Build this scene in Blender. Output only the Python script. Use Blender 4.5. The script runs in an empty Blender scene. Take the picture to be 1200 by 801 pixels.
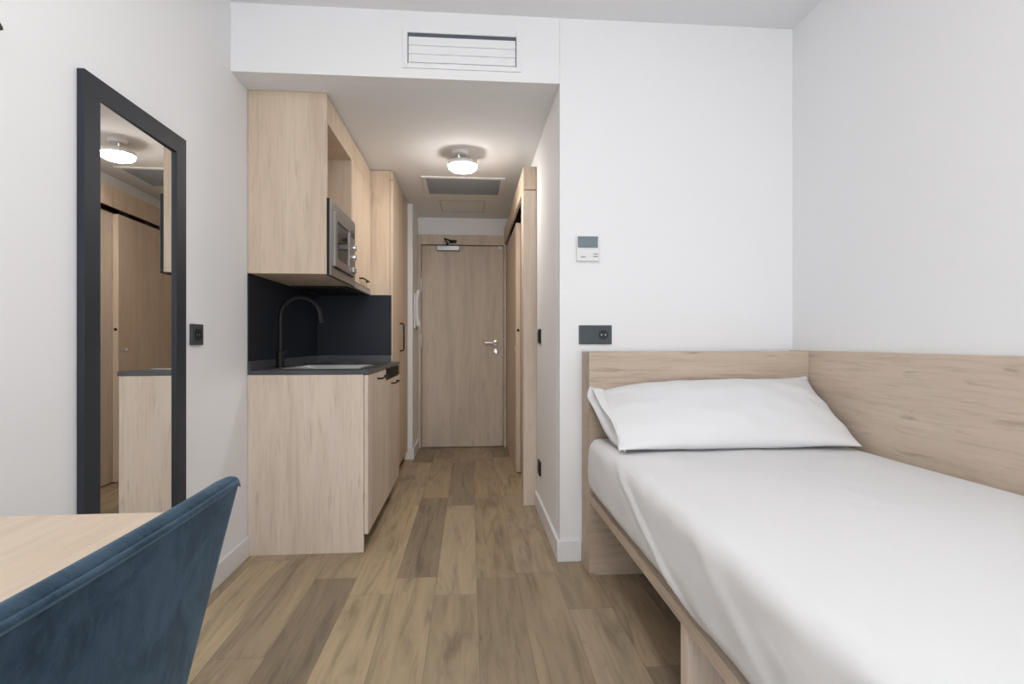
import bpy, bmesh, math, random
from mathutils import Vector, noise as mnoise, Matrix
random.seed(4)
S = bpy.context.scene
COL = S.collection
PI = math.pi

# ------------------------------------------------------------------ nodes
def new_mat(name):
    m = bpy.data.materials.new(name); m.use_nodes = True
    nt = m.node_tree; b = nt.nodes['Principled BSDF']
    return m, nt, b

def plain(name, col, rough=.5, metal=0, spec=.5, bump=0, bscale=200, coat=0):
    m, nt, b = new_mat(name)
    b.inputs['Base Color'].default_value = (*col, 1)
    b.inputs['Roughness'].default_value = rough
    b.inputs['Metallic'].default_value = metal
    b.inputs['Specular IOR Level'].default_value = spec
    b.inputs['Coat Weight'].default_value = coat
    tc = nt.nodes.new('ShaderNodeTexCoord')
    n = nt.nodes.new('ShaderNodeTexNoise'); n.inputs['Scale'].default_value = bscale; n.inputs['Detail'].default_value = 3
    nt.links.new(tc.outputs['Object'], n.inputs['Vector'])
    if bump:
        bp = nt.nodes.new('ShaderNodeBump'); bp.inputs['Strength'].default_value = bump; bp.inputs['Distance'].default_value = .002
        nt.links.new(n.outputs['Fac'], bp.inputs['Height']); nt.links.new(bp.outputs['Normal'], b.inputs['Normal'])
    else:
        mr = nt.nodes.new('ShaderNodeMapRange'); mr.inputs['To Min'].default_value = max(0, rough-.03); mr.inputs['To Max'].default_value = min(1, rough+.03)
        nt.links.new(n.outputs['Fac'], mr.inputs['Value']); nt.links.new(mr.outputs['Result'], b.inputs['Roughness'])
    return m

def nmath(nt, op, a, b=None, c=None):
    n = nt.nodes.new('ShaderNodeMath'); n.operation = op
    for i, v in enumerate((a, b, c)):
        if v is None: continue
        if isinstance(v, (int, float)): n.inputs[i].default_value = v
        else: nt.links.new(v, n.inputs[i])
    return n.outputs[0]

def mixc(nt, fac, a, b, mode='MIX'):
    n = nt.nodes.new('ShaderNodeMix'); n.data_type = 'RGBA'; n.blend_type = mode
    if isinstance(fac, (int, float)): n.inputs[0].default_value = fac
    else: nt.links.new(fac, n.inputs[0])
    for i, v in ((6, a), (7, b)):
        if isinstance(v, tuple): n.inputs[i].default_value = (*v, 1)
        else: nt.links.new(v, n.inputs[i])
    return n.outputs[2]

def vmath(nt, op, a, b=None):
    n = nt.nodes.new('ShaderNodeVectorMath'); n.operation = op
    nt.links.new(a, n.inputs[0])
    if isinstance(b, tuple): n.inputs[1].default_value = b
    elif b is not None: nt.links.new(b, n.inputs[1])
    return n.outputs[0]

def noise_tex(nt, vec, scale, detail=4, rough=.55, dist=0):
    n = nt.nodes.new('ShaderNodeTexNoise')
    n.inputs['Scale'].default_value = scale; n.inputs['Detail'].default_value = detail
    n.inputs['Roughness'].default_value = rough; n.inputs['Distortion'].default_value = dist
    nt.links.new(vec, n.inputs['Vector'])
    return n.outputs['Fac']

def remap(nt, v, a, b, lo=0., hi=1., smooth=True):
    n = nt.nodes.new('ShaderNodeMapRange')
    if smooth: n.interpolation_type = 'SMOOTHSTEP'
    nt.links.new(v, n.inputs['Value'])
    n.inputs['From Min'].default_value = a; n.inputs['From Max'].default_value = b
    n.inputs['To Min'].default_value = lo; n.inputs['To Max'].default_value = hi
    return n.outputs['Result']

def wood(name, axis, light, mid, dark, off=(0, 0, 0), rough=.5, contrast=1.):
    """pale oak laminate, grain running along one axis"""
    m, nt, b = new_mat(name)
    tc = nt.nodes.new('ShaderNodeTexCoord')
    p = vmath(nt, 'ADD', tc.outputs['Object'], off)
    sc = [9, 9, 9]; sc[axis] = .8
    big = vmath(nt, 'MULTIPLY', p, tuple(sc))
    sc2 = [85, 85, 85]; sc2[axis] = 4.5
    fine = vmath(nt, 'MULTIPLY', p, tuple(sc2))
    sc3 = [34, 34, 34]; sc3[axis] = 5.
    kn = vmath(nt, 'MULTIPLY', p, tuple(sc3))
    n1 = noise_tex(nt, big, 1., 6, .68, .35)
    n2 = noise_tex(nt, fine, 1., 4, .6, .3)
    n3 = noise_tex(nt, kn, 1., 3, .5, .4)
    sc4 = [3.2, 3.2, 3.2]; sc4[axis] = .5
    n4 = noise_tex(nt, vmath(nt, 'MULTIPLY', p, tuple(sc4)), 1., 2, .5, 0)
    c = mixc(nt, remap(nt, n1, .35, .66), mid, light)
    c = mixc(nt, nmath(nt, 'MULTIPLY', remap(nt, n1, .48, .26), .42*contrast), c, dark)
    c = mixc(nt, nmath(nt, 'MULTIPLY', remap(nt, n3, .60, .78), .6*contrast), c, dark)
    c = mixc(nt, nmath(nt, 'MULTIPLY', remap(nt, n2, .48, .74), .34*contrast), c, dark)
    c = mixc(nt, nmath(nt, 'MULTIPLY', remap(nt, n4, .55, .8), .35*contrast), c, dark)
    nt.links.new(c, b.inputs['Base Color'])
    b.inputs['Roughness'].default_value = rough
    b.inputs['Specular IOR Level'].default_value = .35
    bp = nt.nodes.new('ShaderNodeBump'); bp.inputs['Strength'].default_value = .12; bp.inputs['Distance'].default_value = .001
    nt.links.new(n2, bp.inputs['Height']); nt.links.new(bp.outputs['Normal'], b.inputs['Normal'])
    return m

OL, OM, OD = (.760, .650, .550), (.690, .578, .475), (.470, .375, .290)
M = {}
M['oak_z'] = wood('oak_vertical', 2, OL, OM, OD)
M['oak_zb'] = wood('oak_vertical_front', 2, OL, OM, OD, (3.3, 1.7, .4))
M['oak_zw'] = wood('oak_vertical_warm', 2, (.710, .585, .455), (.645, .520, .395), (.46, .355, .26), (7.3, 2.7, 1.4))
M['oak_x'] = wood('oak_along_headboard', 0, (.575, .470, .370), (.500, .400, .308), (.33, .255, .19), (.2, 4.1, .3), contrast=1.4)
M['oak_y'] = wood('oak_along_bed', 1, (.650, .535, .430), (.565, .455, .355), (.37, .29, .22), (1.2, .1, 2.3), contrast=1.4)
M['oak_d'] = wood('oak_door', 2, (.66, .575, .480), (.59, .50, .41), (.41, .335, .265), (.7, .1, 5.3))
M['oak_desk'] = wood('oak_desk_top', 1, (.66, .545, .42), (.60, .485, .365), (.45, .35, .26), (2.2, .6, .2), rough=.42, contrast=.8)

M['wall'] = plain('white_wall_paint', (.885, .888, .90), .85, spec=.2, bump=.04, bscale=160)
M['ceil'] = plain('white_ceiling_paint', (.865, .875, .89), .9, spec=.2, bump=.03, bscale=160)
M['trim'] = plain('white_trim_lacquer', (.82, .82, .82), .45, spec=.4)
M['white_plastic'] = plain('white_plastic', (.80, .80, .80), .4)
M['lock_white'] = plain('white_powder_coat', (.82, .80, .77), .4)
M['black'] = plain('matte_black_metal', (.008, .008, .009), .45, metal=0, spec=.3)
M['frame'] = plain('charcoal_frame', (.026, .030, .040), .5, spec=.3)
M['anthracite'] = plain('anthracite_plastic', (.045, .055, .065), .45)
M['anth_dark'] = plain('anthracite_recess', (.010, .012, .015), .5)
M['splash'] = plain('dark_blue_grey_laminate', (.012, .016, .026), .36, spec=.25)
M['worktop'] = plain('dark_grey_worktop', (.060, .064, .073), .30, spec=.5)
M['steel'] = plain('brushed_steel', (.62, .61, .60), .30, metal=1, bump=.03, bscale=300)
M['oven'] = plain('dull_oven_steel', (.30, .285, .27), .38, metal=.85)
M['chrome'] = plain('satin_chrome', (.72, .72, .72), .22, metal=1)
M['hoodgrey'] = plain('grey_hood_metal', (.36, .36, .37), .35, metal=.6)
M['ovenglass'] = plain('dark_oven_glass', (.012, .012, .014), .06, spec=.8)
M['hob'] = plain('black_hob_glass', (.008, .008, .010), .05, spec=.8)
M['dark'] = plain('black_plinth', (.02, .019, .018), .6)
M['filter'] = plain('grey_filter_mesh', (.30, .31, .32), .8)
M['display'] = plain('grey_display', (.17, .22, .25), .15)
M['slot'] = plain('dark_slot', (.10, .11, .13), .7)
M['niche'] = plain('white_niche_lining', (.50, .47, .44), .6)

def emis(name, col, st):
    m, nt, b = new_mat(name)
    b.inputs['Base Color'].default_value = (*col, 1)
    b.inputs['Emission Color'].default_value = (*col, 1); b.inputs['Emission Strength'].default_value = st
    return m
M['glow'] = emis('lamp_diffuser', (1, .94, .88), 82)

def mk_mirror():
    m, nt, b = new_mat('mirror_silver')
    b.inputs['Base Color'].default_value = (.86, .86, .84, 1); b.inputs['Metallic'].default_value = 1; b.inputs['Roughness'].default_value = .0
    return m
M['mirror'] = mk_mirror()

def mk_glass():
    m, nt, b = new_mat('window_glass')
    out = nt.nodes['Material Output']
    t = nt.nodes.new('ShaderNodeBsdfTransparent'); g = nt.nodes.new('ShaderNodeBsdfGlossy'); g.inputs['Roughness'].default_value = .02
    mx = nt.nodes.new('ShaderNodeMixShader'); mx.inputs[0].default_value = .06
    nt.links.new(t.outputs[0], mx.inputs[1]); nt.links.new(g.outputs[0], mx.inputs[2]); nt.links.new(mx.outputs[0], out.inputs[0])
    return m
M['glass'] = mk_glass()

def mk_velvet():
    m, nt, b = new_mat('blue_velvet')
    tc = nt.nodes.new('ShaderNodeTexCoord')
    o = tc.outputs['Object']
    n1 = noise_tex(nt, o, 11, 5, .62, .8)
    n2 = noise_tex(nt, o, 420, 3, .6)
    n3 = noise_tex(nt, vmath(nt, 'MULTIPLY', o, (30, 60, 30)), 1, 4, .6, 1)
    c = mixc(nt, remap(nt, n1, .38, .64), (.013, .028, .050), (.042, .074, .112))
    c = mixc(nt, nmath(nt, 'MULTIPLY', remap(nt, n3, .45, .7), .35), c, (.060, .098, .130))
    c = mixc(nt, nmath(nt, 'MULTIPLY', n2, .3), c, (.018, .035, .055))
    nt.links.new(c, b.inputs['Base Color'])
    b.inputs['Roughness'].default_value = .85; b.inputs['Specular IOR Level'].default_value = .15
    b.inputs['Sheen Weight'].default_value = .30; b.inputs['Sheen Roughness'].default_value = .4
    b.inputs['Sheen Tint'].default_value = (.45, .62, .75, 1)
    bp = nt.nodes.new('ShaderNodeBump'); bp.inputs['Strength'].default_value = .25; bp.inputs['Distance'].default_value = .002
    nt.links.new(n2, bp.inputs['Height']); nt.links.new(bp.outputs['Normal'], b.inputs['Normal'])
    return m
M['velvet'] = mk_velvet()

def mk_sheet(name, col):
    m, nt, b = new_mat(name)
    tc = nt.nodes.new('ShaderNodeTexCoord'); o = tc.outputs['Object']
    b.inputs['Base Color'].default_value = (*col, 1)
    b.inputs['Roughness'].default_value = .9; b.inputs['Specular IOR Level'].default_value = .1
    b.inputs['Sheen Weight'].default_value = .15
    n1 = noise_tex(nt, vmath(nt, 'MULTIPLY', o, (5, 3, 5)), 1, 3, .5, .6)
    n2 = noise_tex(nt, o, 700, 2, .5)
    h = nmath(nt, 'ADD', nmath(nt, 'MULTIPLY', n1, 1.), nmath(nt, 'MULTIPLY', n2, .03))
    bp = nt.nodes.new('ShaderNodeBump'); bp.inputs['Strength'].default_value = .35; bp.inputs['Distance'].default_value = .02
    nt.links.new(h, bp.inputs['Height']); nt.links.new(bp.outputs['Normal'], b.inputs['Normal'])
    return m
M['sheet'] = mk_sheet('white_sheet', (.775, .775, .78))
M['pillow'] = mk_sheet('white_pillowcase', (.80, .80, .81))

def mk_floor():
    m, nt, b = new_mat('oak_plank_floor')
    tc = nt.nodes.new('ShaderNodeTexCoord'); o = tc.outputs['Object']
    sp = nt.nodes.new('ShaderNodeSeparateXYZ'); nt.links.new(o, sp.inputs[0])
    W, L = .178, 1.22
    xs = nmath(nt, 'DIVIDE', nmath(nt, 'ADD', sp.outputs[0], 20*W+.045), W)
    ci = nmath(nt, 'FLOOR', xs)
    wn = nt.nodes.new('ShaderNodeTexWhiteNoise'); wn.noise_dimensions = '1D'; nt.links.new(ci, wn.inputs['W'])
    ys = nmath(nt, 'ADD', nmath(nt, 'DIVIDE', nmath(nt, 'ADD', sp.outputs[1], 20), L), nmath(nt, 'MULTIPLY', wn.outputs['Value'], 7.3))
    ri = nmath(nt, 'FLOOR', ys)
    cb = nt.nodes.new('ShaderNodeCombineXYZ'); nt.links.new(ci, cb.inputs[0]); nt.links.new(ri, cb.inputs[1])
    w2 = nt.nodes.new('ShaderNodeTexWhiteNoise'); w2.noise_dimensions = '2D'; nt.links.new(cb.outputs[0], w2.inputs['Vector'])
    s2 = nt.nodes.new('ShaderNodeSeparateColor'); nt.links.new(w2.outputs['Color'], s2.inputs[0])
    # grain, shifted per plank
    shift = vmath(nt, 'MULTIPLY', w2.outputs['Color'], (31., 47., 19.))
    g0 = vmath(nt, 'ADD', o, shift)
    big = noise_tex(nt, vmath(nt, 'MULTIPLY', g0, (13, 1.5, 1)), 1, 6, .62, 1.2)
    fine = noise_tex(nt, vmath(nt, 'MULTIPLY', g0, (95, 5, 1)), 1, 4, .6, .3)
    kn = noise_tex(nt, vmath(nt, 'MULTIPLY', g0, (12, 5.5, 1)), 1, 2, .5, .5)
    r = nt.nodes.new('ShaderNodeValToRGB'); nt.links.new(s2.outputs[0], r.inputs[0])
    el = r.color_ramp.elements
    el[0].position = 0; el[0].color = (.235, .182, .122, 1)
    el[1].position = 1; el[1].color = (.475, .372, .242, 1)
    e = el.new(.35); e.color = (.320, .250, .165, 1)
    e = el.new(.68); e.color = (.400, .308, .198, 1)
    c = mixc(nt, remap(nt, s2.outputs[1], .5, 1, 0, .55, False), r.outputs['Color'], (.310, .262, .205))
    lite = mixc(nt, 1., c, (1.25, 1.23, 1.20), 'MULTIPLY')
    drk = mixc(nt, 1., c, (.60, .58, .56), 'MULTIPLY')
    c = mixc(nt, remap(nt, big, .42, .70), c, lite)
    c = mixc(nt, nmath(nt, 'MULTIPLY', remap(nt, big, .50, .30), .9), c, drk)
    c = mixc(nt, nmath(nt, 'MULTIPLY', remap(nt, fine, .5, .75), .40), c, drk)
    c = mixc(nt, nmath(nt, 'MULTIPLY', remap(nt, kn, .70, .80), .85), c, drk)
    fx = nmath(nt, 'FRACT', xs); fy = nmath(nt, 'FRACT', ys)
    ex = nmath(nt, 'MULTIPLY', nmath(nt, 'MINIMUM', fx, nmath(nt, 'SUBTRACT', 1, fx)), W)
    ey = nmath(nt, 'MULTIPLY', nmath(nt, 'MINIMUM', fy, nmath(nt, 'SUBTRACT', 1, fy)), L)
    e = nmath(nt, 'MINIMUM', ex, ey)
    seam = remap(nt, e, .0004, .0022, 1, 0)
    c = mixc(nt, nmath(nt, 'MULTIPLY', seam, .45), c, (.09, .065, .045))
    nt.links.new(c, b.inputs['Base Color'])
    b.inputs['Roughness'].default_value = .42; b.inputs['Specular IOR Level'].default_value = .35
    h = nmath(nt, 'SUBTRACT', nmath(nt, 'MULTIPLY', fine, .25), seam)
    bp = nt.nodes.new('ShaderNodeBump'); bp.inputs['Strength'].default_value = .25; bp.inputs['Distance'].default_value = .001
    nt.links.new(h, bp.inputs['Height']); nt.links.new(bp.outputs['Normal'], b.inputs['Normal'])
    return m
M['floor'] = mk_floor()

# ------------------------------------------------------------------ geometry helpers
def BM(): return bmesh.new()
def box(bm, x0, x1, y0, y1, z0, z1):
    v = [bm.verts.new(p) for p in ((x0,y0,z0),(x1,y0,z0),(x1,y1,z0),(x0,y1,z0),(x0,y0,z1),(x1,y0,z1),(x1,y1,z1),(x0,y1,z1))]
    for f in ((0,3,2,1),(4,5,6,7),(0,1,5,4),(1,2,6,5),(2,3,7,6),(3,0,4,7)):
        bm.faces.new([v[i] for i in f])
    return bm
def BX(*a): return box(BM(), *a)
def tube(bm, pts, r, seg=12, caps=True):
    pts = [Vector(p) for p in pts]; rings = []
    n = len(pts); up = None
    for i, p in enumerate(pts):
        t = (pts[min(i+1, n-1)] - pts[max(i-1, 0)]).normalized()
        if up is None:
            up = Vector((0, 0, 1)) if abs(t.z) < .9 else Vector((1, 0, 0))
        a = t.cross(up).normalized(); up2 = a.cross(t).normalized(); up = up2
        rr = r[i] if isinstance(r, (list, tuple)) else r
        rings.append([bm.verts.new(p + a*math.cos(2*PI*k/seg)*rr + up2*math.sin(2*PI*k/seg)*rr) for k in range(seg)])
    for i in range(n-1):
        for k in range(seg):
            bm.faces.new((rings[i][k], rings[i][(k+1)%seg], rings[i+1][(k+1)%seg], rings[i+1][k]))
    if caps:
        bm.faces.new(rings[0][::-1]); bm.faces.new(rings[-1])
    return bm
def lathe(bm, prof, c, axis='z', seg=32):
    """prof: (radius, height) list; axis the direction of the height"""
    rings = []
    c = Vector(c)
    for r, h in prof:
        ring = []
        for k in range(seg):
            a = 2*PI*k/seg; u, v = math.cos(a)*max(r, 1e-5), math.sin(a)*max(r, 1e-5)
            d = {'z': (u, v, h), 'x': (h, u, v), 'y': (u, h, v)}[axis]
            ring.append(bm.verts.new(c + Vector(d)))
        rings.append(ring)
    for i in range(len(rings)-1):
        for k in range(seg):
            bm.faces.new((rings[i][k], rings[i][(k+1)%seg], rings[i+1][(k+1)%seg], rings[i+1][k]))
    bm.faces.new(rings[0][::-1]); bm.faces.new(rings[-1])
    return bm
def frame_yz(bm, x0, x1, y0, y1, z0, z1, w):      # rectangular frame lying in the y-z plane
    box(bm, x0, x1, y0, y0+w, z0, z1); box(bm, x0, x1, y1-w, y1, z0, z1)
    box(bm, x0, x1, y0+w, y1-w, z0, z0+w); box(bm, x0, x1, y0+w, y1-w, z1-w, z1); return bm
def frame_xz(bm, x0, x1, y0, y1, z0, z1, w):
    box(bm, x0, x0+w, y0, y1, z0, z1); box(bm, x1-w, x1, y0, y1, z0, z1)
    box(bm, x0+w, x1-w, y0, y1, z0, z0+w); box(bm, x0+w, x1-w, y0, y1, z1-w, z1); return bm
def frame_xy(bm, x0, x1, y0, y1, z0, z1, w):
    box(bm, x0, x0+w, y0, y1, z0, z1); box(bm, x1-w, x1, y0, y1, z0, z1)
    box(bm, x0+w, x1-w, y0, y0+w, z0, z1); box(bm, x0+w, x1-w, y1-w, y1, z0, z1); return bm

ORG = {}
def obj(name, bm, mat, parent=None, bevel=0, smooth=False, origin=None, segs=2):
    """link the bmesh (in room coordinates) as ONE mesh object; parts share their thing's origin"""
    if parent is not None: org = ORG[parent.name]
    elif origin is not None: org = Vector(origin)
    else:
        vs = [v.co for v in bm.verts]
        org = Vector(((min(v.x for v in vs)+max(v.x for v in vs))/2, (min(v.y for v in vs)+max(v.y for v in vs))/2, min(v.z for v in vs)))
    for v in bm.verts: v.co -= org
    bmesh.ops.recalc_face_normals(bm, faces=bm.faces[:])
    me = bpy.data.meshes.new(name); bm.to_mesh(me); bm.free()
    me.materials.append(mat)
    o = bpy.data.objects.new(name, me); COL.objects.link(o)
    if parent is None: o.location = org
    else: o.parent = parent
    ORG[o.name] = org
    if bevel:
        md = o.modifiers.new('bevel', 'BEVEL'); md.width = bevel; md.segments = segs; md.limit_method = 'ANGLE'; md.angle_limit = math.radians(40)
        md.harden_normals = True
        for p in me.polygons: p.use_smooth = True
    if smooth:
        for p in me.polygons: p.use_smooth = True
        if smooth != 'all':
            es = me.attributes.get('sharp_edge') or me.attributes.new('sharp_edge', 'BOOLEAN', 'EDGE')
            b2 = bmesh.new(); b2.from_mesh(me); b2.edges.ensure_lookup_table()
            for e in b2.edges:
                if len(e.link_faces) == 2 and e.calc_face_angle(0) > math.radians(38): es.data[e.index].value = True
            b2.free()
    return o
def tag(o, label, cat, group=None):
    o['label'] = label; o['category'] = cat
    if group: o['group'] = group
    return o
def thing(name, loc, label, cat, group=None):
    o = bpy.data.objects.new(name, None); COL.objects.link(o); o.location = loc
    o.empty_display_size = .1
    ORG[o.name] = Vector(loc)
    return tag(o, label, cat, group)
def struct(name, bm, mat, parent=None, bevel=0, label=None, smooth=False):
    o = obj(name, bm, mat, parent, bevel, smooth)
    if parent is None: o['kind'] = 'structure'
    if label: o['label'] = label
    return o
def nz(x, y, z, s): return mnoise.noise(Vector((x*s, y*s, z*s)))

# ------------------------------------------------------------------ the room
XL, XR, YB, YF = -1.09, 1.60, -2.0, 2.535     # left wall, right wall, window wall, bed wall
HX, HY, HC, RC = .43, 5.40, 2.29, 2.605       # hall right wall, hall end, hall ceiling, room ceiling
struct('floor', BX(XL-.1, XR+.1, YB-.1, HY+.1, -.1, 0), M['floor'], label='light brown oak plank floor')
struct('wall_left', BX(XL-.1, XL, YB, HY, 0, RC), M['wall'], label='white wall on the left')
struct('wall_right', BX(XR, XR+.1, YB, YF, 0, RC), M['wall'], label='white wall beside the bed')
struct('wall_bed', BX(HX+.001, XR+.1, YF, YF+.09, 0, RC), M['wall'], label='white wall behind the headboard')
struct('wall_over_hall', BX(XL, HX, YF, YF+.09, HC, RC), M['wall'], label='white bulkhead above the hall opening')
struct('wall_hall_right', box(BX(HX, HX+.09, YF+.09, 3.56, 0, HC), HX, HX+.09, 3.56, HY, 2.182, HC), M['wall'], label='white right wall of the hall')
struct('wall_hall_end', box(BX(XL, HX+.8, HY, HY+.1, 0, RC), -.512, HX, 5.36, HY, 2.115, HC), M['wall'], label='white wall at the end of the hall')
struct('wall_hall_stub', BX(XL, -.512, 4.84, HY, 0, HC), M['wall'], label='white wall end between tall cabinet and entry door')
struct('ceiling', BX(XL-.1, XR+.1, YB-.1, YF+.09, RC, RC+.1), M['ceil'], label='white room ceiling')
struct('ceiling_hall', BX(XL, HX+.09, YF+.09, HY, HC, HC+.1), M['ceil'], label='lower white hall ceiling')
# underside of bulkhead joins the hall ceiling
wb = BM()
WX0, WX1, WZ0, WZ1 = -.95, 1.45, .12, 2.48
box(wb, XL-.1, WX0, YB-.1, YB, 0, RC); box(wb, WX1, XR+.1, YB-.1, YB, 0, RC)
box(wb, WX0, WX1, YB-.1, YB, 0, WZ0); box(wb, WX0, WX1, YB-.1, YB, WZ1, RC)
struct('wall_window', wb, M['wall'], label='white wall with the window')
w = struct('window_1', BX(WX0+.05, WX1-.05, YB-.06, YB-.052, WZ0+.05, WZ1-.05), M['glass'], label='large window behind the viewer')
fr = frame_xz(BM(), WX0, WX1, YB-.09, YB-.02, WZ0, WZ1, .05); box(fr, .225, .275, YB-.09, YB-.02, WZ0+.05, WZ1-.05)
obj('window_frame', fr, M['trim'], w, .003)
# baseboards
BH = .098
def bb(name, *a, label): struct(name, BX(*a), M['trim'], bevel=.003, label=label)
bb('baseboard_left', XL, XL+.014, YB, 2.713, 0, BH, label='white baseboard along the left wall')
bb('baseboard_right', XR-.014, XR, YB, .2, 0, BH, label='white baseboard along the right wall')
bb('baseboard_bed', HX-.014, .534, YF-.014, YF, 0, BH, label='white baseboard between hall corner and bed')
bb('baseboard_hall_right', HX-.014, HX, YF, 3.41, 0, BH, label='white baseboard on the hall right wall')
bb('baseboard_hall_stub', -.60, -.498, 4.826, 4.84, 0, BH, label='white baseboard on the wall end')
bb('baseboard_hall_left', -.512, -.498, 4.84, 5.325, 0, BH, label='white baseboard beside the entry door')

# entry door
d = struct('door_1', BX(-.476, .336, 5.357, 5.397, .006, 2.012), M['oak_d'], bevel=.002, label='pale oak entry door at the end of the hall')
df = BM(); box(df, -.511, -.480, 5.325, 5.40, 0, 2.115); box(df, .340, .365, 5.325, 5.40, 0, 2.115); box(df, -.480, .340, 5.325, 5.40, 2.018, 2.115)
obj('door_frame', df, M['oak_d'], d, .002)
hb = BM(); lathe(hb, [(.026, 0), (.026, -.008), (.010, -.010), (.010, -.045)], (.262, 5.357, 1.045), 'y', 24)
tube(hb, [(.268, 5.312, 1.045), (.25, 5.308, 1.045), (.20, 5.310, 1.045), (.145, 5.316, 1.043)], .0095, 12)
obj('door_handle', hb, M['chrome'], d, smooth=True)
lk = BM(); lathe(lk, [(.026, 0), (.026, -.008), (.016, -.010), (.016, -.03), (.012, -.034)], (.262, 5.357, .955), 'y', 24); box(lk, .257, .267, 5.310, 5.33, .935, .975)
obj('thumb_turn', lk, M['chrome'], d, smooth=True)
for z0 in (.22, 1.00, 1.55):
    hg = BM(); lathe(hg, [(.008, 0), (.008, .13)], (-.478, 5.322, z0), 'z', 12)
    obj('hinge', hg, M['steel'], d, smooth=True)
cl = BM(); box(cl, -.33, -.10, 5.302, 5.357, 1.955, 2.005)
co = obj('door_closer', cl, M['hoodgrey'], d, .006)
arm = BM(); tube(arm, [(-.22, 5.32, 2.005), (-.22, 5.32, 2.03)], .012, 12)
tube(arm, [(-.22, 5.32, 2.03), (-.245, 5.14, 2.04), (-.165, 5.30, 2.045)], .009, 8); box(arm, -.20, -.13, 5.30, 5.326, 2.03, 2.06)
obj('closer_arm', arm, M['black'], co, smooth=True)
st = BM(); box(st, .285, .325, 5.335, 5.357, 1.975, 2.010)
obj('door_contact', st, M['white_plastic'], d, .003)

# ------------------------------------------------------------------ fittings on the bulkhead, hall ceiling and walls
t = thing('air_grille', (-.035, YF-.008, 2.345), 'white louvred air grille high on the bulkhead above the hall opening', 'air vent')
obj('frame', frame_xz(BM(), -.315, .245, YF-.008, YF, 2.335, 2.525, .024), M['wall'], t, .002)
obj('back_plate', BX(-.291, .221, YF-.003, YF-.0005, 2.359, 2.501), M['slot'], t)
bl = BM()
for z0, z1 in ((2.440, 2.483), (2.400, 2.440), (2.360, 2.400)):
    vs = [(-.286, YF-.004, z1), (.216, YF-.004, z1), (.216, YF-.013, z0), (-.286, YF-.013, z0), (-.286, YF-.0035, z0), (.216, YF-.0035, z0)]
    v = [bl.verts.new(p) for p in vs]
    for f in ((0, 1, 2, 3), (3, 2, 5, 4), (1, 0, 4, 5), (0, 3, 4), (1, 5, 2)): bl.faces.new([v[i] for i in f])
obj('blades', bl, M['wall'], t)

t = thing('ceiling_vent', (-.047, 4.27, HC-.012), 'grey filter vent with white frame in the hall ceiling behind the lamp', 'air vent')
obj('frame', frame_xy(BM(), -.365, .268, 4.02, 4.50, HC-.010, HC, .032), M['trim'], t, .002)
obj('filter', BX(-.332, .236, 4.052, 4.468, HC-.004, HC-.001), M['filter'], t)
sl = BM()
for k in range(17):
    y = 4.065 + k*.0245; box(sl, -.332, .236, y, y+.004, HC-.010, HC-.004)
obj('slats', sl, M['filter'], t)
struct('trim_1', frame_xy(BM(), -.262, .132, 4.70, 5.10, HC-.0008, HC+.001, .0035), M['slot'], label='hairline seam of the flush access panel in the hall ceiling')

t = thing('ceiling_lamp', (-.048, 3.52, HC), 'round white hall ceiling lamp glowing on a short stem', 'lamp')
obj('ceiling_plate', lathe(BM(), [(.052, HC), (.052, HC-.018), (.047, HC-.022)], (-.062, 3.49, 0), 'z', 36), M['white_plastic'], t, smooth=True)
obj('stem', tube(BM(), [(-.072, 3.49, HC-.02), (-.066, 3.50, HC-.055)], .013, 14), M['chrome'], t, smooth=True)
obj('lamp_housing', lathe(BM(), [(.03, 2.245), (.078, 2.238), (.094, 2.226), (.098, 2.206), (.093, 2.206)], (-.046, 3.52, 0), 'z', 48), M['white_plastic'], t, smooth=True)
obj('diffuser', lathe(BM(), [(.091, 2.207), (.093, 2.204), (.090, 2.190), (.075, 2.179), (.04, 2.174), (.0, 2.173)], (-.046, 3.52, 0), 'z', 48), M['glow'], t, smooth='all')

t = thing('thermostat', (.566, YF, 1.43), 'small white thermostat with a grey display on the wall above the bed', 'thermostat')
obj('body', BX(.510, .620, YF-.018, YF, 1.438, 1.560), M['white_plastic'], t, .004)
obj('display', BX(.515, .612, YF-.021, YF-.017, 1.502, 1.556), M['display'], t, .001)
for b_ in ((.590, .612, 1.470, 1.474), (.590, .612, 1.458, 1.462), (.530, .552, 1.455, 1.460)):
    obj('button', BX(b_[0], b_[1], YF-.020, YF-.017, b_[2], b_[3]), M['filter'], t)

def socket(t, c, axis, sgn):
    """round earthed socket well: c the centre on the face plate, axis the outward direction"""
    r = BM(); n = .004*sgn
    lathe(r, [(.023, 0), (.023, n), (.0195, n), (.0195, n*.3), (0, n*.3)], c, axis, 28)
    s_ = obj('socket_ring', r, M['anth_dark'], t, smooth=True)
    h = BM()
    for dz in (-.0095, .0095):
        cc = Vector(c) + (Vector((0, dz, 0)) if axis == 'x' else Vector((dz, 0, 0)))
        lathe(h, [(.0028, n*.3), (.0028, n*.5)], cc, axis, 10)
    obj('contacts', h, M['steel'], s_)
t = thing('wall_socket', (.603, YF, 1.04), 'dark double wall plate with one round socket just above the headboard', 'socket')
obj('plate', BX(.523, .683, YF-.011, YF, 1.040, 1.131), M['anthracite'], t, .003)
socket(t, (.641, YF-.011, 1.0855), 'y', -1)
obj('blank_insert', BX(.540, .592, YF-.013, YF-.010, 1.058, 1.113), M['anthracite'], t, .001)
t = thing('wall_socket', (XL, 2.216, 1.04), 'black single socket on the left wall between mirror and kitchen', 'socket')
obj('plate', BX(XL, XL+.011, 2.172, 2.262, 1.038, 1.122), M['anthracite'], t, .003)
socket(t, (XL+.011, 2.217, 1.080), 'x', 1)
t = thing('light_switch', (HX, 3.25, 1.04), 'black light switch on the hall right wall beside the oak side panel', 'switch')
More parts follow.
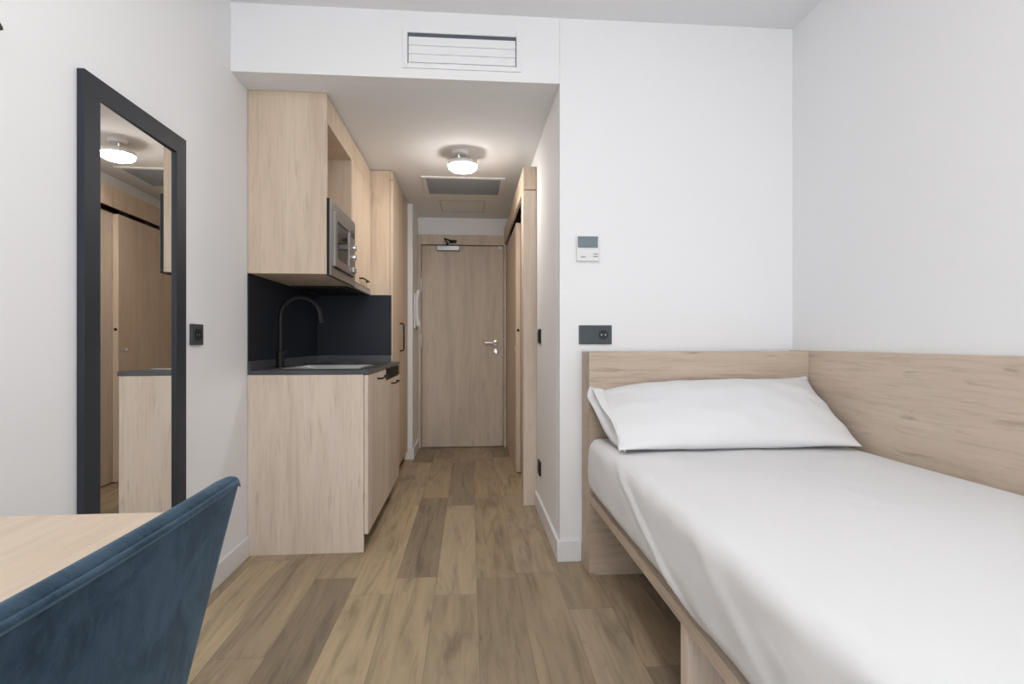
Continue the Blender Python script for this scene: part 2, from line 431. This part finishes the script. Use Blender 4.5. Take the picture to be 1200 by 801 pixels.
obj('plate', BX(HX-.010, HX, 3.20, 3.29, 1.042, 1.13), M['black'], t, .002)
obj('rocker', BX(HX-.014, HX-.009, 3.217, 3.273, 1.056, 1.116), M['black'], t, .002)
t = thing('wall_socket', (HX, 3.25, .25), 'black socket low on the hall right wall above the baseboard', 'socket')
obj('plate', BX(HX-.010, HX, 3.20, 3.29, .238, .325), M['black'], t, .002)
socket(t, (HX-.010, 3.245, .28), 'x', -1)
t = thing('entry_phone', (-.512, 5.02, 1.15), 'white entry phone handset on the wall end by the entry door', 'intercom')
obj('base', BX(-.512, -.497, 4.95, 5.06, 1.18, 1.50), M['white_plastic'], t, .006)
hs = BM(); tube(hs, [(-.472, 5.0, 1.20), (-.480, 5.0, 1.24), (-.488, 5.0, 1.30), (-.488, 5.0, 1.44), (-.480, 5.0, 1.50), (-.474, 5.0, 1.53)], [.020, .020, .014, .014, .020, .018], 14)
obj('handset', hs, M['white_plastic'], t, smooth=True)
obj('cord', tube(BM(), [(-.480, 5.0, 1.205), (-.490, 4.99, 1.17), (-.500, 5.0, 1.19)], .004, 8), M['anthracite'], t, smooth=True)
t = thing('coat_hook', (XL, 1.32, 1.76), 'small black rounded wall hook at the top left edge of the photo', 'hook')
obj('base', lathe(BM(), [(.018, 0), (.018, .006), (.010, .009)], (XL, 1.272, 1.752), 'x', 20), M['black'], t, smooth=True)
obj('peg', tube(BM(), [(XL+.006, 1.272, 1.752), (XL+.03, 1.273, 1.752), (XL+.045, 1.275, 1.757)], [.008, .009, .011], 14), M['black'], t, smooth=True)

# ------------------------------------------------------------------ mirror
MX = XL + .022
t = thing('wall_mirror', (XL, 1.85, .32), 'tall wall mirror with a wide charcoal frame on the left wall', 'mirror')
fm = BM(); A = [(1.572, .32), (2.108, .32), (2.108, 1.812), (1.572, 1.812)]; B = [(1.638, .386), (2.042, .386), (2.042, 1.746), (1.638, 1.746)]
ring = [[fm.verts.new((x, y, z)) for (y, z) in L_] for x, L_ in ((XL+.001, A), (MX, A), (MX, B), (XL+.001, B))]
for a in range(4):
    for b_ in range(4): fm.faces.new((ring[a][b_], ring[a][(b_+1)%4], ring[(a+1)%4][(b_+1)%4], ring[(a+1)%4][b_]))
obj('frame', fm, M['frame'], t, .002)
mm = BM()                      # the pane sits a hair askew in its frame
NZ, NY = 40, 6; y0, y1, z0, z1 = 1.636, 2.044, .384, 1.748
gv = []
for i in range(NZ+1):
    z = z0+(z1-z0)*i/NZ
    th = math.radians(-1.15)
    gv.append([mm.verts.new((MX-.006+math.tan(th)*(y-1.84), y, z)) for y in [y0+(y1-y0)*j/NY for j in range(NY+1)]])
for i in range(NZ):
    for j in range(NY): mm.faces.new((gv[i][j], gv[i][j+1], gv[i+1][j+1], gv[i+1][j]))
obj('mirror_glass', mm, M['mirror'], t, smooth='all')

# ------------------------------------------------------------------ kitchen: base units
KX0, KF, KY0, KY1 = XL+.002, -.507, 2.715, 3.90
def bar_handle(bm, x, y0, y1, z, out=.026):
    tube(bm, [(x, y0, z), (x+out*.7, y0+.004, z), (x+out, y0+.016, z), (x+out, y1-.016, z), (x+out*.7, y1-.004, z), (x, y1, z)], .005, 8)
    return bm
t = thing('base_cabinet', (-.80, 3.0, 0), 'pale oak base cabinet under the sink with a full side panel facing the room', 'cabinet')
obj('side_panel', box(BX(KX0, -.5285, KY0, KY0+.019, 0, .888), KX0, -.5285, KY0+.0005, KY0+.012, 0, .01), M['oak_z'], t, .001)
cb = BM(); box(cb, KX0, -.529, KY0+.02, KY0+.036, .09, .888); box(cb, KX0, -.529, 3.28, 3.296, .09, .888); box(cb, KX0, -.529, KY0+.036, 3.28, .09, .106); box(cb, KX0, KX0+.01, KY0+.036, 3.28, .106, .888)
obj('body', cb, M['oak_z'], t)
dd = obj('door', BX(-.527, KF, KY0+.003, 3.288, .090, .886), M['oak_zb'], t, .0015)
obj('handle', bar_handle(BM(), KF, 2.98, 3.22, .850), M['black'], dd, smooth=True)
obj('plinth', BX(-.59, -.575, KY0+.019, 3.288, 0, .09), M['dark'], t)
t = thing('base_cabinet', (-.80, 3.6, 0), 'pale oak base cabinet with a black vent grille next to the tall cabinet', 'cabinet')
cb = BM(); box(cb, KX0, -.529, 3.298, 3.314, .09, .888); box(cb, KX0, -.529, 3.884, 3.899, .09, .888); box(cb, KX0, -.529, 3.314, 3.884, .09, .106); box(cb, KX0, KX0+.01, 3.314, 3.884, .106, .888)
obj('body', cb, M['oak_z'], t)
dd = obj('door', BX(-.527, KF, 3.298, 3.898, .090, .815), M['oak_zb'], t, .0015)
obj('handle', bar_handle(BM(), KF, 3.50, 3.74, .785), M['black'], dd, smooth=True)
vg = BX(-.527, -.516, 3.31, 3.895, .820, .886)
for k in range(5): box(vg, -.517, -.505, 3.31, 3.895, .824+k*.0125, .831+k*.0125)
obj('vent_grille', vg, M['black'], t)
obj('plinth', BX(-.59, -.575, 3.298, 3.90, 0, .09), M['dark'], t)

# worktop with the sink cut-out
WT0, WT1 = .889, .911
sx0, sx1, sy0, sy1 = -.965, -.585, 2.885, 3.285
wt = BM(); X0, X1, Y0, Y1 = XL+.002, -.503, KY0-.003, 3.899
gx = [X0, sx0, sx1, X1]; gy = [Y0, sy0, sy1, Y1]
vt = [[[wt.verts.new((x, y, z)) for z in (WT0, WT1)] for y in gy] for x in gx]
for i in range(3):
    for j in range(3):
        if (i, j) == (1, 1): continue
        wt.faces.new((vt[i][j][1], vt[i+1][j][1], vt[i+1][j+1][1], vt[i][j+1][1])); wt.faces.new((vt[i][j][0], vt[i][j+1][0], vt[i+1][j+1][0], vt[i+1][j][0]))
for i in range(3):
    for j in (0, 3): wt.faces.new((vt[i][j][0], vt[i+1][j][0], vt[i+1][j][1], vt[i][j][1])); wt.faces.new((vt[j][i][0], vt[j][i+1][0], vt[j][i+1][1], vt[j][i][1]))
for a, b_ in (((1, 1), (2, 1)), ((1, 2), (2, 2)), ((1, 1), (1, 2)), ((2, 1), (2, 2))):
    wt.faces.new((vt[a[0]][a[1]][0], vt[b_[0]][b_[1]][0], vt[b_[0]][b_[1]][1], vt[a[0]][a[1]][1]))
tag(obj('worktop', wt, M['worktop'], bevel=.0015), 'dark grey worktop running over the two base cabinets', 'worktop')
up = BM(); box(up, XL+.002, XL+.014, Y0, 3.899, WT1, .955); box(up, XL+.014, -.565, 3.885, 3.899, WT1, .955)
tag(obj('upstand', up, M['worktop'], bevel=.001), 'low dark grey upstand strip along the back of the worktop', 'upstand')
tag(obj('splashback', BX(XL+.002, XL+.008, KY0, 3.889, .955, 1.388), M['splash']), 'dark splashback panel on the wall behind the black tap', 'splashback')
tag(obj('splashback', BX(XL+.008, -.562, 3.890, 3.899, .955, 1.388), M['splash']), 'dark splashback panel on the side of the tall cabinet', 'splashback')
# sink: rim, basin and drain
t = thing('kitchen_sink', (-.775, 3.085, .80), 'small stainless steel sink set into the dark worktop', 'sink')
obj('rim', frame_xy(BM(), sx0-.013, sx1+.013, sy0-.013, sy1+.013, WT1, WT1+.004, .016), M['steel'], t, .0015)
bs = BM(); h0, h1 = .78, WT1
def quad(bm, *p): bm.faces.new([bm.verts.new(q) for q in p])
o_ = .003
box(bs, sx0+o_, sx0+o_+.002, sy0+o_, sy1-o_, h0, h1); box(bs, sx1-o_-.002, sx1-o_, sy0+o_, sy1-o_, h0, h1)
box(bs, sx0+o_, sx1-o_, sy0+o_, sy0+o_+.002, h0, h1); box(bs, sx0+o_, sx1-o_, sy1-o_-.002, sy1-o_, h0, h1); box(bs, sx0+o_, sx1-o_, sy0+o_, sy1-o_, h0-.002, h0)
obj('basin', bs, M['steel'], t)
obj('drain', lathe(BM(), [(.04, .780), (.04, .783), (.03, .783), (.028, .781)], (-.775, 3.085, 0), 'z', 28), M['chrome'], t, smooth=True)
# black tap
t = thing('kitchen_tap', (-1.03, 3.0, WT1), 'matte black kitchen tap with a high swan neck', 'tap')
obj('base', lathe(BM(), [(.026, WT1), (.026, WT1+.006), (.021, WT1+.01), (.021, WT1+.085), (.017, WT1+.09)], (-1.03, 3.0, 0), 'z', 28), M['black'], t, smooth=True)
pts = [(-1.03, 3.0, 1.0), (-1.03, 3.0, 1.19)]
for k in range(1, 15):
    a = PI - PI*.93*k/14; pts.append((-.925+.105*math.cos(a), 3.0, 1.19+.102*math.sin(a)))
pts.append((-.818, 3.0, 1.175))
obj('spout', tube(BM(), pts, .0125, 16), M['black'], t, smooth=True)
obj('aerator', tube(BM(), [(-.820, 3.0, 1.20), (-.817, 3.0, 1.155)], .0145, 16), M['black'], t, smooth=True)
obj('lever', tube(BM(), [(-1.03, 3.02, .975), (-1.025, 3.06, .985), (-1.02, 3.10, 1.0)], [.009, .006, .0055], 10), M['black'], t, smooth=True)
# hob
t = thing('cooking_hob', (-.78, 3.6, WT1), 'black glass hob at the far end of the worktop', 'hob')
obj('glass_top', BX(-1.02, -.58, 3.38, 3.80, WT1, WT1+.006), M['hob'], t, .002)
for yy in (3.49, 3.69):
    obj('cooking_zone', lathe(BM(), [(.085, WT1+.006), (.085, WT1+.0066), (.082, WT1+.0066), (.0, WT1+.0065)], (-.80, yy, 0), 'z', 36), M['anthracite'], t)

# ------------------------------------------------------------------ kitchen: wall units
UF, UZ0, UZ1 = -.709, 1.389, HC-.001
UB = UF-.019
t = thing('wall_cabinet', (-.90, 3.0, UZ0), 'pale oak wall cabinet with an open shelf above the microwave', 'cabinet')
obj('side_panel', BX(XL+.002, UF, KY0, KY0+.019, UZ0, UZ1), M['oak_zw'], t, .001)
ub = BM(); box(ub, XL+.002, UB, 3.278, 3.297, UZ0, UZ1)
box(ub, XL+.002, UB, KY0+.019, 3.278, UZ0, UZ0+.019); box(ub, XL+.002, UB, KY0+.019, 3.278, 2.145, 2.164)
box(ub, XL+.002, UB, KY0+.019, 3.278, 1.762, 1.774)
obj('body', ub, M['oak_zw'], t)
obj('back_panel', BX(XL+.002, XL+.012, KY0+.019, 3.278, UZ0+.019, UZ1), M['oak_zw'], t)
obj('fascia', BX(UB, UF, KY0+.020, 3.30, 2.145, UZ1-.008), M['oak_zw'], t, .001)
obj('divider_edge', BX(UB, UF, 3.278, 3.297, 1.775, 2.145), M['oak_zw'], t, .001)
t = thing('wall_cabinet', (-.90, 3.6, UZ0), 'pale oak wall cabinet with a closed door above the range hood', 'cabinet')
ub = BM(); box(ub, XL+.002, UB, 3.299, 3.316, 1.43, UZ1); box(ub, XL+.002, UB, 3.878, 3.897, 1.43, UZ1); box(ub, XL+.002, UB, 3.316, 3.878, 1.43, 1.446); box(ub, XL+.002, UB, 3.316, 3.878, UZ1-.03, UZ1)
obj('body', ub, M['oak_zw'], t)
dd = obj('door', BX(UB, UF+.001, 3.302, 3.888, 1.424, 2.16), M['oak_zw'], t, .0015)
obj('handle', bar_handle(BM(), UF, 3.50, 3.72, 1.462, .024), M['black'], dd, smooth=True)
obj('fascia', BX(UB, UF, 3.302, 3.888, 2.164, UZ1-.008), M['oak_zw'], t, .001)
t = thing('range_hood', (-.90, 3.6, 1.38), 'slim grey pull-out range hood under the wall cabinet', 'range hood')
obj('body', BX(XL+.01, -.74, 3.305, 3.885, 1.388, 1.428), M['dark'], t, .002)
obj('front_panel', BX(-.74, UF, 3.300, 3.890, 1.386, 1.421), M['hoodgrey'], t, .003)
gf = BX(-1.05, -.76, 3.33, 3.86, 1.382, 1.388)
obj('grease_filter', gf, M['dark'], t)
# microwave
t = thing('microwave', (-.88, 3.0, 1.39), 'built-in steel microwave below the open shelf', 'microwave')
obj('body', BX(XL+.03, UF-.001, KY0+.024, 3.272, 1.412, 1.758), M['dark'], t)
f0, f1 = UF+.001, UF+.018
ff = obj('front_frame', frame_yz(BM(), f0, f1, KY0+.002, 3.292, 1.384, 1.767, .048), M['oven'], t, .002)
obj('side_trim', BX(f0-.0005, f1-.004, KY0-.002, KY0+.0019, 1.384, 1.767), M['black'], t)
dr = obj('door', frame_yz(BM(), f0, f1+.012, KY0+.054, 3.13, 1.436, 1.716, .042), M['oven'], t, .002)
obj('door_window', BX(f0, f1+.006, KY0+.096, 3.088, 1.478, 1.674), M['ovenglass'], dr)
cp = obj('control_panel', BX(f0, f1+.008, 3.134, 3.240, 1.436, 1.716), M['oven'], t, .002)
obj('display', BX(f1+.006, f1+.010, 3.150, 3.224, 1.66, 1.70), M['ovenglass'], cp)
for zz in (1.60, 1.545):
    obj('knob', lathe(BM(), [(.019, 0), (.019, .012), (.016, .02), (0, .021)], (f1+.008, 3.187, zz), 'x', 24), M['chrome'], cp, smooth=True)
obj('open_button', BX(f1+.008, f1+.022, 3.150, 3.226, 1.455, 1.485), M['chrome'], cp, .003)

# tall cabinet
t = thing('tall_cabinet', (-.82, 4.35, 0), 'full-height pale oak cabinet with a long black handle at the end of the kitchen', 'cabinet')
obj('side_panel', BX(XL+.002, -.575, 3.901, 3.920, 0, UZ1-.004), M['oak_zw'], t, .001)
tb = BM(); box(tb, XL+.002, -.575, 4.80, 4.818, 0, UZ1); box(tb, XL+.002, -.575, 3.92, 4.80, .08, .10); box(tb, XL+.002, -.575, 3.92, 4.80, 2.23, UZ1-.004); box(tb, XL+.002, XL+.01, 3.92, 4.80, .1, 2.23)
obj('body', tb, M['oak_zw'], t)
dd = obj('door', BX(-.573, -.553, 3.903, 4.358, .08, 2.215), M['oak_zw'], t, .0015)
hh = BM(); tube(hh, [(-.553, 4.29, .98), (-.530, 4.29, .984), (-.522, 4.29, .995), (-.522, 4.29, 1.185), (-.530, 4.29, 1.196), (-.553, 4.29, 1.20)], .006, 8)
obj('handle', hh, M['black'], dd, smooth=True)
obj('door', BX(-.573, -.553, 4.362, 4.815, .08, 2.215), M['oak_zw'], t, .0015)
obj('fascia', BX(-.573, -.555, 3.903, 4.815, 2.219, UZ1-.010), M['oak_zw'], t, .001)
obj('plinth', BX(-.60, -.585, 3.92, 4.80, 0, .08), M['dark'], t)

# ------------------------------------------------------------------ sliding door unit on the right of the hall
t = thing('sliding_door_unit', (.39, 4.4, 0), 'pale oak sliding door with side panel and track box in the hall', 'sliding door')
obj('side_panel', BX(.344, HX-.001, 3.412, 3.558, 0, 2.027), M['oak_z'], t, .0015)
obj('track_box', box(box(BX(.344, .362, 3.412, 5.324, 2.032, 2.180), .362, HX-.001, 3.412, 3.50, 2.032, 2.180), .362, HX-.001, 3.50, 5.324, 2.162, 2.180), M['oak_zw'], t, .0015)
obj('track', BX(.405, .425, 3.50, 5.322, 2.12, 2.16), M['dark'], t)
ds = obj('sliding_panel', BX(.368, .408, 4.255, 5.320, .008, 2.005), M['oak_zw'], t, .002)
obj('hanger', box(BX(.378, .398, 4.32, 4.40, 2.006, 2.11), .398, .405, 4.32, 4.40, 2.09, 2.14), M['dark'], ds)
obj('lock', lathe(BM(), [(.011, 0), (.011, -.004), (0, -.004)], (.386, 4.255, 1.145), 'y', 18), M['black'], ds, smooth=True)
obj('pull', lathe(BM(), [(.022, 0), (.022, -.004), (.017, -.004), (.016, -.001)], (.368, 4.34, 1.0), 'x', 22), M['chrome'], ds, smooth=True)
obj('sliding_panel', BX(.4115, .4285, 3.56, 4.40, .008, 2.012), M['oak_z'], t, .001)
ib = BM(); box(ib, 1.02, 1.04, 3.56, 5.40, 0, 2.18); box(ib, HX+.09, 1.02, 3.54, 3.56, 0, 2.18); box(ib, HX, 1.04, 3.52, 5.40, 2.182, 2.2)
obj('interior_lining', ib, M['oak_zw'], t)

# ------------------------------------------------------------------ bed
BXL = .535
t = thing('single_bed', (1.07, 1.4, 0), 'pale oak single bed frame with a tall headboard and wall side panel', 'bed')
SPX = XR-.026
obj('headboard', BX(BXL, SPX, 2.366, 2.520, 0, 1.006), M['oak_x'], t, .0015)
obj('side_panel', BX(SPX+.0005, XR-.001, .33, 2.520, 0, 1.010), M['oak_y'], t, .0015)
obj('platform', BX(BXL+.004, SPX, .34, 2.365, .330, .366), M['oak_y'], t, .002)
for yy in (1.30, .34):
    obj('support_panel', BX(BXL+.010, SPX, yy, yy+.045, 0, .330), M['oak_z'], t, .0015)

# mattress with its fitted sheet
def rounded_box(nx, ny, nz_, lo, hi, r):
    bm = BM(); lo = Vector(lo); hi = Vector(hi)
    vmap = {}
    def V(i, j, k):
        key = (i, j, k)
        if key not in vmap:
            vmap[key] = bm.verts.new((lo.x+(hi.x-lo.x)*i/nx, lo.y+(hi.y-lo.y)*j/ny, lo.z+(hi.z-lo.z)*k/nz_))
        return vmap[key]
    for j in range(ny):
        for i in range(nx):
            for k in (0, nz_): bm.faces.new((V(i,j,k), V(i+1,j,k), V(i+1,j+1,k), V(i,j+1,k)))
        for k in range(nz_):
            for i in (0, nx): bm.faces.new((V(i,j,k), V(i,j+1,k), V(i,j+1,k+1), V(i,j,k+1)))
    for i in range(nx):
        for k in range(nz_):
            for j in (0, ny): bm.faces.new((V(i,j,k), V(i+1,j,k), V(i+1,j,k+1), V(i,j,k+1)))
    for v in bm.verts:
        q = Vector([min(max(v.co[a], lo[a]+r), hi[a]-r) for a in range(3)])
        dlt = v.co-q
        if dlt.length > 1e-9:
            m_ = max(abs(dlt.x), abs(dlt.y), abs(dlt.z))
            v.co = q + dlt.normalized()*m_
    return bm
mt = rounded_box(70, 150, 26, (.527, .37, .367), (SPX-.004, 2.360, .622), .042)
for v in mt.verts:
    x, y, z = v.co
    top = min(1, max(0, (z-.60)/.02))
    v.co.z += top*(.003*nz(x, y*.6, 0, 5)+.004*math.sin(PI*(x-.53)/1.04))
    if x < .60 and z < .612:
        s = min(1, max(0, (.60-x)/.05))
        zz = (z-.367)/.255
        bulge = .010*math.sin(PI*min(1, max(0, zz)))*1.0
        tuck = .022*max(0, .22-zz)/.22
        # long diagonal crease of the sheet, and smaller soft ones
        yc = 1.815 - (.585-z)*3.0
        cr = .012*math.exp(-((y-yc)/.035)**2)*min(1, max(0, (.60-z)/.03))
        cr2 = .006*math.exp(-((y-(2.17-(.6-z)*.9))/.05)**2)
        yc3 = 1.22-(.6-z)*2.2
        cr3 = .0025*math.exp(-((y-yc3)/.05)**2)
        cr4 = .003*math.exp(-((y-(1.90-(.585-z)*3.2))/.07)**2)
        v.co.x += s*(-bulge + tuck - cr + cr4 - cr3*.9 + .004*nz(0, y*1.3, z*2., 7)) 
        if y > 2.25: v.co.x += s*.004
for f in mt.faces: f.smooth = True
tag(obj('mattress', mt, M['sheet'], smooth='all'), 'thick mattress under a white fitted sheet with creases down its side', 'mattress')

# pillow: two bulging faces meeting in a seam, leaning against the headboard
def pillow():
    bm = BM(); NU, NV = 96, 44
    pc = Vector((1.065, 0, 0))
    def pos(u, v, side):
        # outline: long side u, short side v ; pinched edges and pointed corners
        hu, hv = .490, .232
        ex = hu*(u + .00*u) * (1 - .020*(1-abs(v)**3)*1.0)
        ey = hv*v*(1 - .05*(1-abs(u)**4) + .03*abs(u)**6)
        th = .082*(max(0, 1-abs(u)**2.6)**.55)*(max(0, 1-abs(v)**2.4)**.6)
        w_ = .009*nz(u*2.2, v*1.2, 3.1, 2.2)*(1-abs(u)**6)*(1-abs(v)**6)
        w_ += .006*math.sin(7*u+9*v+3*nz(u, v, 0, 2))*max(0, abs(u)-.45)*(1-abs(v)**4)*1.2
        h = side*th + w_
        return Vector((ex, ey, h))
    grid = {}
    for side in (1, -1):
        for i in range(NU+1):
            for j in range(NV+1):
                if side == -1 and (i in (0, NU) or j in (0, NV)):
                    grid[side, i, j] = grid[1, i, j]; continue
                u = -1+2*i/NU; v = -1+2*j/NV
                u = math.sin(u*PI/2)*.35+u*.65; v = math.sin(v*PI/2)*.35+v*.65
                p = pos(u, v, side)
                # seat the pillow: tilt grows from the front edge to the back edge
                yl = p.y+.232; a1 = math.radians(28.5)
                # bend so that front rests on mattress and back climbs the headboard
                yy = yl*math.cos(a1); zz = yl*math.sin(a1)
                nrm = Vector((0, -math.sin(a1), math.cos(a1)))
                q = Vector((1.058+p.x, 1.978+yy, .648+zz)) + nrm*p.z
                q.z += .020*(u*.5)*(v*.5+.5) - .004
                q.x += (.004+.018*v if u > 0 else .01*v)*abs(u)**3
                q.z += .018*max(0, u)**5*max(0, v)**3
                if u < 0: q.z -= .030*(abs(u)**4)*(v+1)/2
                q.z = max(q.z, .6285+.0006*(side+1))
                q.y = min(q.y, 2.352+.008*(u*u))
                grid[side, i, j] = bm.verts.new(q)
    for side in (1, -1):
        for i in range(NU):
            for j in range(NV):
                a, b_, c, d_ = grid[side, i, j], grid[side, i+1, j], grid[side, i+1, j+1], grid[side, i, j+1]
                if len({a, b_, c, d_}) == 4:
                    try: bm.faces.new((a, b_, c, d_) if side == 1 else (d_, c, b_, a))
                    except ValueError: pass
    return bm
pl = obj('pillow', pillow(), M['pillow'], smooth='all')
tag(pl, 'long white pillow leaning against the headboard on the made bed', 'pillow')
# open hem of the pillowcase at the left end
hm = BM(); NJ = 36; rows = []
for k in range(7):
    f = k/6; row = []
    for j in range(NJ):
        a = 2*PI*j/NJ
        v = math.cos(a)*.222*(1+.05*f); h = math.sin(a)*(.006+.034*f)*(1+.4*math.sin(3*a+1.0)*f) + .005*math.sin(4*a)*f
        a1 = math.radians(28.5); yl = v+.232
        q = Vector((.598-(.010+.029*(1+math.cos(a)))*f+.010*math.sin(2*a)*f, 1.985+yl*math.cos(a1), .642+yl*math.sin(a1)-.018*(v/.232+1)/2-.010*f))+Vector((0, -math.sin(a1), math.cos(a1)))*h
        q.z = max(q.z, .634); q.y = min(q.y, 2.358)
        row.append(hm.verts.new(q))
    rows.append(row)
for k in range(6):
    for j in range(NJ): hm.faces.new((rows[k][j], rows[k][(j+1)%NJ], rows[k+1][(j+1)%NJ], rows[k+1][j]))
h_ = obj('pillowcase_hem', hm, M['pillow'], pl, smooth='all')
sm = h_.modifiers.new('thick', 'SOLIDIFY'); sm.thickness = .0025

# ------------------------------------------------------------------ desk
t = thing('desk', (-.77, .30, 0), 'pale oak desk with white square legs against the left wall', 'desk')
obj('desk_top', BX(XL+.001, -.452, -.42, .988, .722, .750), M['oak_desk'], t, .0015)
DX = -.446-.012
for yy in (.862, -.40):
    for x0 in (DX-.040, XL+.01):
        obj('leg', BX(x0, x0+.040, yy, yy+.040, 0, .70), M['lock_white'], t, .002)
ap = BM(); box(ap, DX-.040, DX-.004, -.36, .862, .700, .722); box(ap, XL+.012, XL+.046, -.36, .862, .700, .722)
box(ap, XL+.01, DX, .862, .902, .700, .722); box(ap, XL+.01, DX, -.40, -.36, .700, .722)
obj('rail', ap, M['lock_white'], t, .001)

# ------------------------------------------------------------------ chair
t = thing('upholstered_chair', (-.62, .565, 0), 'blue velvet chair pushed up to the desk, its back to the room', 'chair')
def hw(z):        # half width of the back at height z
    k = (z-.40)/.45
    return .105+.141*max(0, k)**1.1 if k > 0 else .105
def bx(z):        # room-side face of the back
    return -.332-.135*(.842-z) - .25*max(0, .60-z)**1.5
def back_shell():
    bm = rounded_box(60, 60, 8, (-1, 0, 0), (1, 1, 1), .001)
    YC = .565
    for v in bm.verts:
        a, hgt, th = v.co.x, v.co.y, v.co.z
        z = .43+.428*hgt
        w = hw(z)
        # round the two upper corners
        ea = abs(a)
        z -= .006*max(0, ea-.90)**2/.01*max(0, hgt-.6)/.4*1.0
        T = .031*(1-.35*max(0, ea-.82)/.18)
        x = bx(z) - .003*ea**3 - T*th*1.0 - .005*(0) + .006*(1-ea**2)
        # crown of the edges
        rr = .016
        eh = max(0, 1-(1-hgt)*.430/rr) if hgt > .9 else 0
        z -= rr*(1-math.sqrt(max(0, 1-(abs(2*th-1)*eh)**2)))*1.0
        es = max(0, 1-(1-ea)*w/.009)
        w2 = w-.009*(1-math.sqrt(max(0, 1-(abs(2*th-1)*es)**2)))
        y = YC+math.copysign(ea*w2, a)
        z += 0
        v.co = (x, y, z)
    return bm
bk = obj('backrest', back_shell(), M['velvet'], t, smooth='all')
# piping following the room-side edge of the back
pp = []
def edge_pt(a, hgt):
    z = .43+.428*hgt-.008; w = hw(z)
    ea = abs(a); z -= .006*max(0, ea-.90)**2/.01*max(0, hgt-.6)/.4
    return (bx(z)-.003*ea**3+.006*(1-ea**2)+.0012, .565+a*(w-.002), z)
for k in range(80): pp.append(edge_pt(-.92+1.84*k/79, 1))
obj('piping', tube(BM(), pp, .0035, 8), M['velvet'], bk, smooth='all')
# seat cushion and shell under it
sb = rounded_box(30, 30, 8, (-.86, .335, .395), (-.385, .795, .475), .034)
for v in sb.verts:
    if v.co.x > -.5: v.co.y = .565+(v.co.y-.565)*(1-.45*(v.co.x+.5)/.11)
    if v.co.z > .46: v.co.z += .012*(1-((v.co.x+.62)/.24)**2)*(1-((v.co.y-.565)/.23)**2)
obj('seat', sb, M['velvet'], t, smooth='all')
fb = BX(-.80, -.46, .40, .73, .375, .396); obj('seat_frame', fb, M['black'], t, .003)
for sx_, x in ((-1, -.79), (1, -.48)):
    for sy_, y in ((-1, .41), (1, .72)):
        obj('leg', tube(BM(), [(x, y, .376), (x+.045*sx_, y+.035*sy_, 0)], [.015, .009], 14), M['black'], t, smooth=True)

# ------------------------------------------------------------------ light
W = bpy.data.worlds.new('sky'); S.world = W; W.use_nodes = True
bg = W.node_tree.nodes['Background']; bg.inputs[0].default_value = (.90, .94, 1, 1); bg.inputs[1].default_value = 2.1
def area(name, loc, rot, sx, sy, e, col):
    l = bpy.data.lights.new(name, 'AREA'); l.shape = 'RECTANGLE'; l.size = sx; l.size_y = sy; l.energy = e; l.color = col
    o = bpy.data.objects.new(name, l); COL.objects.link(o); o.location = loc; o.rotation_euler = rot
    return o
area('window_daylight', (.25, YB-.14, 1.35), (PI/2, 0, 0), 2.3, 2.25, 31, (.96, .98, 1))
def fill_lamp(x, y, label):  # unseen fill lamp, added on the ceiling to even out the room light
    t = thing('ceiling_lamp', (x, y, RC), label, 'lamp')
    obj('ceiling_plate', lathe(BM(), [(.05, RC), (.05, RC-.02), (.045, RC-.024)], (x, y, 0), 'z', 28), M['white_plastic'], t, smooth=True)
    obj('diffuser', lathe(BM(), [(.19, RC-.024), (.20, RC-.045), (.17, RC-.07), (.09, RC-.082), (0, RC-.085)], (x, y, 0), 'z', 36), M['fill_glow'], t, smooth='all')
M['fill_glow'] = emis('fill_lamp_diffuser', (1, .98, .965), 18)
fill_lamp(-.05, -.75, 'added round fill lamp, unseen on the ceiling behind the viewer near the window')
fill_lamp(-.05, .95, 'added round fill lamp, out of view above the aisle between desk and bed')

# ------------------------------------------------------------------ camera
cam = bpy.data.cameras.new('camera'); co_ = bpy.data.objects.new('camera', cam); COL.objects.link(co_)
cam.sensor_width = 36; cam.lens = 36*625/1200; cam.clip_start = .05
co_.location = (0, 0, 1.05)
co_.rotation_euler = (PI/2, 0, -math.atan(49.5/625))
cam.shift_y = .2/1200
S.camera = co_

vs = S.view_settings
vs.view_transform = 'Standard'; vs.look = 'None'; vs.gamma = 1; vs.use_curve_mapping = False
vs.exposure = 0.08
